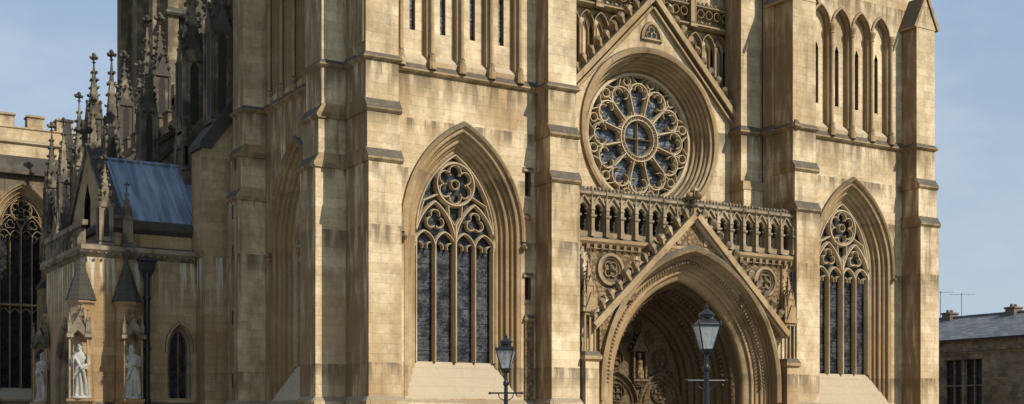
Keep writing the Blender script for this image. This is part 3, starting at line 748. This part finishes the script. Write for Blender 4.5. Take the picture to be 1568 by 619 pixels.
prism_uz(prch,f,[(17.4,0),(15.2,0),(15.2,7.9),(15.1,8.0),(15.1,11.7),(15.4,12.2),(16.2,13.4),(17.4,14.6),(17.4,22),(18,22),(18,0)],-1.2,0)
prism_uz(cone,f,[(15.0,11.6),(15.0,11.8),(16.3,13.6),(17.4,14.8),(17.4,14.4),(15.4,11.6)],-1.25,.06)
pinnacle(weat,15.9,45.6,12.6,20.5,.75,7)

# ------------------------------------------------------------ transept + crossing tower
YT=72.0; ft=west(YT)
ucT=14.45
kw=dict(gmb=dglass,w=1.12,ow=1.55,zs=12.1,rise=1.9,zsill=3.8,zo=3.2,depth=.5,k=.78,N=10,mmb=trim,tmb=trim,nr=4)
hole=bigwin(ft,ucT,**kw)
wallhole(wea,ft,0,11.9,20.6,0,15.3,hole,3.2)
hole=bigwin(ft,ucT-4.6,**kw)
wallhole(wea,ft,0,7.0,11.9,0,15.3,hole,3.2)
bar(trim,ft,[(ucT-1.1,8.2),(ucT+1.1,8.2)],.18,-.36,-.6)
for i in range(4): bar(trim,ft,[(ucT-1.12+.56*(i+.5)+u,z) for u,z in arch(.28,.15,7.6,5)],.08,-.4,-.6)
prism_nz(weat,ft,[(0,15.0),(.28,15.0),(.28,15.15),(-.1,16.0),(-.5,16.0),(-.5,15.0)],7,20.6)
tpar=MB('transept_battlements',M_ASH,CATH)
fT2=west(YT+.12)
box(tpar,fT2,7,20.6,-.6,-.0,15.9,17.55)
ledge(tpar,fT2,7,20.6,-.6,0,16.75,o=.12,h=.14,slope=.12)
u=7.2
while u<20.4:
    box(tpar,fT2,u,u+.85,-.6,-.002,17.5,18.15); ledge(tpar,fT2,u,u+.85,-.6,0,18.15,o=.06,h=.08,slope=.1); u+=1.5
ledge(tpar,fT2,7,20.6,-.6,0,17.5,o=.05,h=.07,slope=.02)
box(wea,ft,7,20.6,-10,-.7,0,17.0)
fx=west(84.0); TX=25.7
box(wea,fx,TX,37,-11,0,0,46)
for u in (TX,TX+2.6,TX+5.3,TX+8,TX+10.5):
    prism_nz(wea,fx,[(0,14),(.9,14),(.9,24),(.6,24.8),(.6,46),(0,46)],u,u+.7)
for u in (TX+.9,TX+3.6,TX+6.3,TX+9):
    for zz in (20,30):
        bar(weat,fx,[(u+.65+x,z) for x,z in [(-.5,zz)]+arch(.5,.4,zz+6,6)+[(.5,zz)]],.18,.25,0)
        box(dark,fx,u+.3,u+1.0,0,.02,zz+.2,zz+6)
for zz in (19,28.6): ledge(weat,fx,TX,37,-.1,.7,zz,o=.2,h=.25,slope=.3)
fy=north(TX)
for u in (84.4,88,92): prism_nz(wea,fy,[(0,14),(1.0,14),(1.0,22),(.7,23),(.7,46),(0,46)],u,u+.9)
pinnacle(weat,22.6,79.0,17,24.0,.9,6)

# ------------------------------------------------------------ north porch
YP=46.0; f=west(YP)
c=archc(.30,.62); a=[(14.62+u,z) for u,z in arch(.46,c,4.6,8)]
wallhole(prch,f,0,11.3,17.2,0,7.8,a,2.75)
mould(weat,f,14.62,c,4.6,rolls((.46,0),(.28,-.3),2,.035,4),2.75,8)
mould(trim,f,14.62,c,4.6,[(.56,0),(.54,.07),(.48,.08),(.44,0)],4.4,8)
dglass.poly([f.p(14.2,-.32,2.6),f.p(15.05,-.32,2.6),f.p(15.05,-.32,5.8),f.p(14.2,-.32,5.8)])
bar(weat,f,[(14.62,2.7),(14.62,5.2)],.06,-.22,-.32)
prism_nz(prch,f,[(-.1,0),(.15,0),(.15,2.45),(0,2.6),(-.1,2.6)],11.3,17.2)
fn=north(11.3)
a=[(49.0+u,z) for u,z in arch(1.7,.8,3.4,10)]
wallhole(prch,fn,0,YP,52.0,0,7.8,a,0)
mould(weat,fn,49.0,.8,3.4,rolls((1.7,0),(1.1,-.8),4,.06,4),0,10)
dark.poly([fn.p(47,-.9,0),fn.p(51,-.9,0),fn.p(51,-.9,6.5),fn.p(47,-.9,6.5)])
prch.poly([(11.3,52,0),(17.2,52,0),(17.2,52,9),(11.3,52,9)])
ringbox(weat,Fr((0,YP,0),(1,0,0),(0,-1,0)),11.3,17.2,-6.0,0,[(0,7.6),(.12,7.75),(.2,7.85),(.2,8.0),(.0,8.08)])
for i in range(22): bud(weat,(11.4+i*.26,YP-.16,7.72),.14,(0,-1,0))
for i in range(22): bud(weat,(11.16,46.1+i*.27,7.72),.14,(-1,0,0))
f2=west(YP+.22); 
box(prch,f2,12.2,17.2,-5.5,0,8.0,8.75)
ringbox(cone,f2,12.2,16.1,-5.5,0,[(0,8.55),(.2,8.7),(.22,8.95),(.05,9.03)])
fn2=north(11.25)
for i in range(9):
    um=46.3+.62*(i+.5); bar(weat,fn2,[(um+u,z) for u,z in [(-.28,8.05)]+arch(.28,.12,8.4,5)+[(.28,8.05)]],.09,.02,-.12)
box(weat,fn2,46.1,52,-.15,.03,8.72,8.9)
E0,E1=(46.28,8.98),(51.7,8.98); RG=(49.0,11.62)
for (ey,ez) in (E0,E1):
    lead.poly([(12.5,ey,ez),(17.2,ey,ez),(17.2,RG[0],RG[1]),(12.5,RG[0],RG[1])])
x=12.9
while x<17:
    tube(lead,[(x,E0[0],E0[1]+.03),(x,RG[0],RG[1]+.03)],.035,6); x+=.58
tube(lead,[(12.5,RG[0],RG[1]+.03),(17.2,RG[0],RG[1]+.03)],.07,8)
fg=north(12.1)
wallhole(prch,fg,0,46.3,51.7,7.9,lambda u: 9.1+max(0,2.7-abs(u-49.0))*1.0,[(48.55,10.0),(49.0,10.7),(49.45,10.0)],9.0)
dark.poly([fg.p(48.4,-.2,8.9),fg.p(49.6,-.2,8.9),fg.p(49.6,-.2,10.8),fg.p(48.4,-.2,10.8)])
prism_uz(prch,fg,[(46.3,7.9),(46.3,9.1),(49.0,11.8),(51.7,9.1),(51.7,7.9)],-.45,-.3)
for ue,sg in ((46.1,-1),(51.9,1)): rake(weat,fg,ue,9.0,49.0,11.9,-.5,.08,.16,crk=7,cs=.25)
finial(weat,11.95,49.0,12.0,1.0)
for yy in (46.2,51.8): pinnacle(weat,12.0,yy,8.0,11.3,.42,5)
pinnacle(weat,12.75,46.15,8.0,10.4,.3,4)
turr=MB('porch_niche_turrets',M_PRCH,CATH)
def turret(x,y,r=.42):
    lathe(turr,(x,y,0),[(r*1.2,0),(r*1.2,2.5),(r*1.02,2.7),(r*.98,5.9),(r*1.14,5.98),(r*1.14,6.08)],8,PI/8)
    prof=[]
    for k in range(9):
        q=k/8; prof+= [(r*1.14*(1-q)+.05,6.08+q*1.45),(r*1.14*(1-q)+.01,6.08+q*1.45+.08)]
    lathe(cone,(x,y,0),prof,8,PI/8)
    bud(cone,(x,y,7.55),.3,(0,0,1))
for (x,y) in ((12.66,45.86),(11.12,45.9),(11.65,52.1)): turret(x,y)
def niche(x,y,dx,dy):
    U=Vector((-dy,dx,0)); fr=Fr((x,y,0),U,(dx,dy,0))
    ringbox(turr,fr,-.3,.3,-.3,.3,[(.05,0),(.05,2.35),(-.05,2.45),(.06,2.6),(.06,2.68)])
    for s_ in (-1,1):
        tube(turr,[fr.p(s_*.3,.2,2.65),fr.p(s_*.3,.2,4.9)],.035,8)
        q=fr.p(s_*.3,.2,0); pinnacle(weat,q[0],q[1],4.75,5.75,.12,3)
    prism_uz(weat,fr,[(-.3,4.7),(-.2,4.8),(0,5.0),(.2,4.8),(.3,4.7),(.3,4.95),(0,5.5),(-.3,4.95)],.14,.26)
    for s_ in (-1,1):
        f3=Fr(fr.p(s_*.3,0,0),fr.N,fr.U*s_)
        prism_uz(weat,f3,[(-.28,4.7),(0,5.0),(.24,4.7),(.24,4.95),(0,5.45),(-.28,4.95)],-.1,.02)
    box(turr,fr,-.22,.22,-.25,.14,4.95,5.25)
    q=fr.p(0,.0,0); pinnacle(weat,q[0],q[1],5.1,6.0,.2,4)
niche(12.66,45.22,0,-1); niche(10.95,45.3,-.5,-.87); niche(11.15,51.75,-.8,-.6)
# heavy cast-iron rainwater pipe and hopper on the porch wall
tube(iron,[(13.36,45.78,0),(13.36,45.78,7.25)],.10,10)
for z in (2.6,4.4,6.2): tube(iron,[(13.36,45.78,z),(13.36,45.78,z+.12)],.135,10)
ringbox(iron,west(45.86),13.12,13.60,-.14,.22,[(-.12,7.0),(0,7.25),(.03,7.5),(.07,7.56),(.07,7.64)])

# ------------------------------------------------------------ statues
def ellipsoid(mb,c,rx,ry,rz,seg=12,rings=8):
    lathe(mb,c,[(max(.001,math.sin(PI*i/rings)),-math.cos(PI*i/rings)*rz) for i in range(rings+1)],seg,0,rx,ry)
def statue(name,pos,ang,pose):
    mb=MB(name,M_STAT); ALL.remove(mb)
    prof=[(0,.27,.22),(.05,.27,.22),(.3,.24,.195),(.6,.22,.18),(.85,.215,.175),(1.0,.195,.16),(1.12,.175,.145),(1.3,.205,.145),(1.42,.215,.135),(1.48,.16,.105),(1.52,.075,.075),(1.60,.060,.063)]
    seg=48; vs=[];fs=[]
    for i,(z,rx,ry) in enumerate(prof):
        sway=.04*math.sin(z*2.2+pose)
        for j in range(seg):
            t=2*PI*j/seg; fa_=max(0,1-z/1.25)
            fold=1+ (.17*fa_+.03)*math.sin(t*9+z*2.0+pose*2)+.08*fa_*math.sin(t*5-z*3)
            if z>1.45: fold=1
            vs.append((rx*math.cos(t)*fold+sway,ry*math.sin(t)*fold,z))
    for i in range(len(prof)-1):
        for j in range(seg):
            a=i*seg+j;b=i*seg+(j+1)%seg; fs.append((a,b,b+seg,a+seg))
    fs.append(tuple(range(seg))); fs.append(tuple((len(prof)-1)*seg+j for j in range(seg)))
    mb.add(vs,fs)
    sw=.04*math.sin(1.6*2.2+pose)
    tube(mb,[(-.2,-.08,1.42),(-.05,-.17,1.15),(.14,-.19,.85),(.2,-.15,.45),(.2,-.14,.1)],[.06,.05,.05,.06,.07],8)
    tube(mb,[(.2,-.02,1.42),(.1,-.15,1.2),(-.1,-.19,.95),(-.22,-.12,.6)],[.05,.04,.04,.04],8)
    hz=1.71; ellipsoid(mb,(sw,-.01,hz),.075,.092,.112)
    ellipsoid(mb,(sw,-.045,hz-.06),.052,.058,.06)
    tube(mb,[(sw,-.10,hz+.03),(sw,-.125,hz-.015),(sw,-.10,hz-.025)],[.012,.02,.012],6)
    tube(mb,[(sw-.05,-.088,hz+.035),(sw,-.105,hz+.038),(sw+.05,-.088,hz+.035)],.014,6)
    for s_ in (-1,1): ellipsoid(mb,(sw+s_*.08,0,hz-.01),.015,.025,.035,6,5)
    ellipsoid(mb,(sw,.03,hz+.02),.092,.095,.115)
    for s_ in (-1,1): tube(mb,[(sw+s_*.075,.0,hz+.02),(sw+s_*.085,.02,hz-.12),(sw+s_*.07,.03,hz-.18)],[.03,.033,.025],6)
    tube(mb,[(sw,-.085,hz-.075),(sw,-.1,hz-.12),(sw,-.085,hz-.17)],[.04,.035,.015],8)
    def arm(S,E,H,s_):
        tube(mb,[S,E],[.07,.06],10); tube(mb,[E,((E[0]+H[0])/2,(E[1]+H[1])/2,(E[2]+H[2])/2),H],[.065,.065,.045],10)
        mx=((E[0]+H[0])/2,(E[1]+H[1])/2,(E[2]+H[2])/2-.1); tube(mb,[(E[0],E[1],E[2]-.02),mx,(H[0],H[1],H[2]-.06)],[.05,.06,.03],8)
        d=(Vector(H)-Vector(E)).normalized(); Hv=Vector(H); side=d.cross(Vector((0,0,1)))
        if side.length<.1: side=Vector((1,0,0))
        side.normalize(); up=side.cross(d)
        palm=Hv+d*.05; tube(mb,[Hv,palm+d*.04],[.032,.036],8)
        for k,L in enumerate((.07,.085,.08,.065)):
            o=palm+side*(k-1.5)*.019+d*.035
            tube(mb,[o,o+d*L*.5,o+d*L*.8-up*.025],[.011,.010,.008],6)
        o=palm+side*(-.035); tube(mb,[o,o+d*.03+side*-.02,o+d*.06-side*.015-up*.01],[.012,.011,.009],6)
    if pose==0:
        arm((-.20,0,1.39),(-.26,-.06,1.12),(-.04,-.24,1.15),-1)
        arm((.20,0,1.39),(.26,-.05,1.12),(.08,-.24,1.24),1)
        f_=Fr((0,-.25,0),(1,0,0),(0,-1,0)); box(mb,f_,-.11,.09,0,.05,1.1,1.36)
    elif pose==1:
        arm((-.20,0,1.39),(-.31,-.08,1.15),(-.16,-.28,1.42),-1)
        arm((.20,0,1.39),(.27,-.02,1.12),(.14,-.22,1.0),1)
        tube(mb,[(-.17,-.30,.02),(-.17,-.30,1.75)],.016,6)
    else:
        arm((-.20,0,1.39),(-.26,-.04,1.12),(-.08,-.24,1.05),-1)
        arm((.20,0,1.39),(.26,-.06,1.12),(.10,-.25,1.3),1)
    lathe(mb,(0,0,-.06),[(.33,0),(.33,.05),(.30,.08)],12)
    for s_ in (-1,1): tube(mb,[(s_*.1,-.18,.05),(s_*.11,-.28,.035)],[.05,.035],8)
    ob=mb.finish(); ob.location=pos; ob.rotation_euler=(0,0,ang)
    r=ob.modifiers.new('fuse','REMESH'); r.mode='VOXEL'; r.voxel_size=.013; r.use_smooth_shade=True
    return ob
statue('saint_statue',(12.66,45.12,2.74),-0.1,0)
statue('saint_statue.001',(10.95,45.2,2.74),-.5,1)
statue('saint_statue.002',(11.12,51.72,2.74),-.9,2)

# ------------------------------------------------------------ street lamps
def street_lamp(name,x,y,sc_,rot):
    L=empty(name,(x,y,0)); 
    post=MB('post',M_IRON,L); cage=MB('lantern_frame',M_IRON,L); gl=MB('lantern_panes',M_LGL,L); blb=MB('mantle',M_STAT,L)
    for m in (post,cage,gl,blb): ALL.remove(m)
    lathe(post,(0,0,0),[(.24,0),(.24,.12),(.17,.18),(.15,.7),(.19,.76),(.12,.86),(.085,.95),(.075,1.8),(.10,1.84),(.10,1.9),(.065,1.96),(.05,2.9),(.08,2.94),(.08,3.0),(.045,3.06),(.04,3.24),(.09,3.30),(.09,3.33)],14)
    tube(post,[(-.42,0,2.72),(.42,0,2.72)],.022,8)
    for s_ in (-1,1): ellipsoid(post,(s_*.43,0,2.72),.04,.04,.04,8,6); tube(post,[(s_*.05,0,2.52),(s_*.18,0,2.60),(s_*.2,0,2.71)],.014,6)
    z0,z1=3.36,3.86; r0,r1=.15,.325
    def cor(r,z,k): 
        t=PI/4+k*PI/2; return (r*math.cos(t)*1.0,r*math.sin(t)*1.0,z)
    for k in range(4):
        a,b=cor(r0,z0,k),cor(r1,z1,k); a2,b2=cor(r0,z0,k+1),cor(r1,z1,k+1)
        tube(cage,[a,b],.016,6); tube(cage,[a,a2],.02,6); tube(cage,[b,b2],.022,6)
        gl.poly([a,a2,b2,b])
        tube(cage,[(0,0,3.28),(a[0]*.8,a[1]*.8,3.27),a],.016,6)
        lathe(cage,(b[0],b[1],z1),[(.025,0),(.02,.05),(.008,.09)],6)
    lathe(cage,(0,0,0),[(r1*1.04,z1),(r1*.98,z1+.03),(r1*.55,z1+.13),(r1*.50,z1+.15)],4,PI/4)
    lathe(cage,(0,0,0),[(.15,z1+.15),(.15,z1+.2),(.19,z1+.215),(.12,z1+.27),(.06,z1+.31),(.035,z1+.34),(.05,z1+.37),(.02,z1+.40),(.006,z1+.47)],12)
    lathe(blb,(0,0,0),[(.03,3.45),(.05,3.5),(.05,3.6),(.02,3.66)],8)
    tube(cage,[(0,0,3.34),(0,0,3.46)],.02,6)
    for m in (post,cage,gl,blb): m.finish()
    L.scale=(sc_,sc_,sc_); L.rotation_euler=(0,0,rot)
    return L
street_lamp('street_lamp',17.15,20.19,.972,math.radians(-22))
street_lamp('street_lamp.001',17.19,27.93,.945,math.radians(-40))

# ------------------------------------------------------------ stone house on the right
H=empty('stone_house')
hw=MB('walls',M_RUB,H); hr=MB('slate_roof',M_SLATE,H); hg=MB('windows',M_GLD,H); hs=MB('dressings',M_WEA,H); hc=MB('chimneys',plain('chimney_brick',(0.17,0.115,0.08),.9,var=.5),H); ha=MB('aerials',M_IRON,H)
fh=north(70.0)
wins=[(58.35,56.95),(56.75,55.35),(51.5,50.2),(50.0,48.7),(45,43.7),(43.5,42.2)]
ylist=sorted([(min(a,b),max(a,b)) for a,b in wins]); y0=38
for a,b in ylist:
    hw.poly([fh.p(y0,0,0),fh.p(a,0,0),fh.p(a,0,7.5),fh.p(y0,0,7.5)])
    hw.poly([fh.p(a,0,0),fh.p(b,0,0),fh.p(b,0,2.4),fh.p(a,0,2.4)]); hw.poly([fh.p(a,0,6.15),fh.p(b,0,6.15),fh.p(b,0,7.5),fh.p(a,0,7.5)])
    hg.poly([fh.p(a,-.3,2.4),fh.p(b,-.3,2.4),fh.p(b,-.3,6.15),fh.p(a,-.3,6.15)])
    for u_ in (a,b): hs.poly([fh.p(u_,0,2.4),fh.p(u_,-.3,2.4),fh.p(u_,-.3,6.15),fh.p(u_,0,6.15)])
    hs.poly([fh.p(a,0,6.15),fh.p(b,0,6.15),fh.p(b,-.3,6.15),fh.p(a,-.3,6.15)])
    box(hs,fh,a-.12,b+.12,-.01,.03,6.16,6.4)
    box(hw,fh,(a+b)/2-.05,(a+b)/2+.05,-.29,-.15,2.4,6.15); box(hw,fh,a,b,-.29,-.16,4.4,4.5)
    y0=b
hw.poly([fh.p(y0,0,0),fh.p(72,0,0),fh.p(72,0,7.5),fh.p(y0,0,7.5)])
ledge(hs,fh,38,72,-.1,0,6.62,o=.1,h=.12,slope=.05)
box(hw,Fr((70,0,0),(0,1,0),(1,0,0)),38,72,.4,8,0,7.45)
for xe,sg in ((69.75,1),(78.25,-1)):
    hr.poly([(xe,37.8,7.45),(xe,72.2,7.45),(74.0,72.2,9.3),(74.0,37.8,9.3)])
box(ha,fh,37.8,72.2,.15,.28,7.36,7.48)
for yy in (37.9,72.0): hw.poly([(70,yy,7.4),(78,yy,7.4),(74,yy,9.25)])
tube(hr,[(74,37.8,9.34),(74,72.2,9.34)],.1,6)
for yy in (61.2,56.0,47.0):
    f=west(yy); ringbox(hc,f,73.6,74.4,-.35,.35,[(0,8.9),(0,9.55),(.06,9.6),(.06,9.7)])
    for dx in (-.2,.2): lathe(hc,(74+dx,yy,9.7),[(.12,0),(.1,.2)],8)
for yy,h in ((62.0,1.9),(60.2,1.6)):
    tube(ha,[(74,yy,9.2),(74,yy,9.4+h)],.02,5); tube(ha,[(73.4,yy+.5,9.3+h),(74.6,yy-.6,9.3+h)],.012,5)
    for k in range(5):
        q=k/4; tube(ha,[(73.4+1.2*q-.2,yy+.5-1.1*q-.22,9.3+h),(73.4+1.2*q+.2,yy+.5-1.1*q+.22,9.3+h)],.01,5)

# ------------------------------------------------------------ ground
def sheet(name,mat,x0,x1,y0,y1,z):
    mb=MB(name,mat); mb.poly([(x0,y0,z),(x1,y0,z),(x1,y1,z),(x0,y1,z)])
sheet('ground',M_GRASS,-900,1100,-900,1100,-0.13)
sheet('road',M_ASPH,-200,300,12,19,-0.126)
pv=MB('pavement',M_PAVE); box(pv,west(0),-60,120,-120,-19.2,-.3,0.0)
kb=MB('kerb',M_PAVE); box(kb,west(0),-60,120,-19.2,-19.0,-.3,0.005)
mb=MB('road_marking',M_WHITE)
for i in range(20):
    x=-60+i*6; mb.poly([(x,15.4,-.122),(x+3,15.4,-.122),(x+3,15.52,-.122),(x,15.52,-.122)])
for m_ in list(ALL): m_.finish()

# ------------------------------------------------------------ light, sky, camera
el=math.radians(43); az=math.radians(24)
tosun=Vector((math.sin(az)*math.cos(el),-math.cos(az)*math.cos(el),math.sin(el)))
sd=bpy.data.lights.new('sun','SUN'); sd.energy=5.0; sd.angle=math.radians(0.5); sd.color=(1.0,.945,.85)
so=bpy.data.objects.new('sun',sd); so.rotation_euler=tosun.to_track_quat('Z','Y').to_euler(); so.location=(0,0,60); sc.collection.objects.link(so)
W=bpy.data.worlds.new('World'); sc.world=W; W.use_nodes=True; nt=W.node_tree; nt.nodes.clear(); N=NT(nt)
o=N.n('ShaderNodeOutputWorld'); bg=N.n('ShaderNodeBackground'); bg.inputs[1].default_value=.09; N.l(bg.outputs[0],o.inputs[0])
sk=N.n('ShaderNodeTexSky'); sk.sky_type='NISHITA'; sk.sun_disc=False; sk.sun_elevation=el; sk.sun_rotation=math.atan2(tosun.x,tosun.y)
sk.air_density=1.0; sk.dust_density=1.5; sk.ozone_density=1.5
tc=N.n('ShaderNodeTexCoord'); mp=N.n('ShaderNodeMapping'); mp.inputs['Scale'].default_value=(1,1,2.4); N.l(tc.outputs['Generated'],mp.inputs[0])
sz=N.n('ShaderNodeSeparateXYZ'); N.l(tc.outputs['Generated'],sz.inputs[0])
haze=N.mix(N.smooth(sz.outputs[2],0.0,0.5),(6.2,7.4,8.6),(3.1,4.9,7.6))
nz=N.noise(mp.outputs[0],2.0,5,.5)
cl=N.smooth(nz,.32,.70,.72,.95)
col=N.mix(cl,sk.outputs[0],haze)
cl2=N.smooth(N.noise(mp.outputs[0],3.4,6,.55),.42,.72,0,.65)
col=N.mix(cl2,col,(7.3,7.9,8.7))
N.l(col,bg.inputs[0])
cd=bpy.data.cameras.new('camera'); co=bpy.data.objects.new('camera',cd); sc.collection.objects.link(co)
co.location=(0,0,1.7); co.rotation_euler=(math.radians(90),0,-math.atan2(.528,.849))
cd.sensor_width=36; cd.lens=45.92; cd.shift_y=.2204; cd.clip_start=.5; cd.clip_end=3000
sc.camera=co
sc.view_settings.view_transform='Standard'; sc.view_settings.look='None'; sc.view_settings.exposure=0
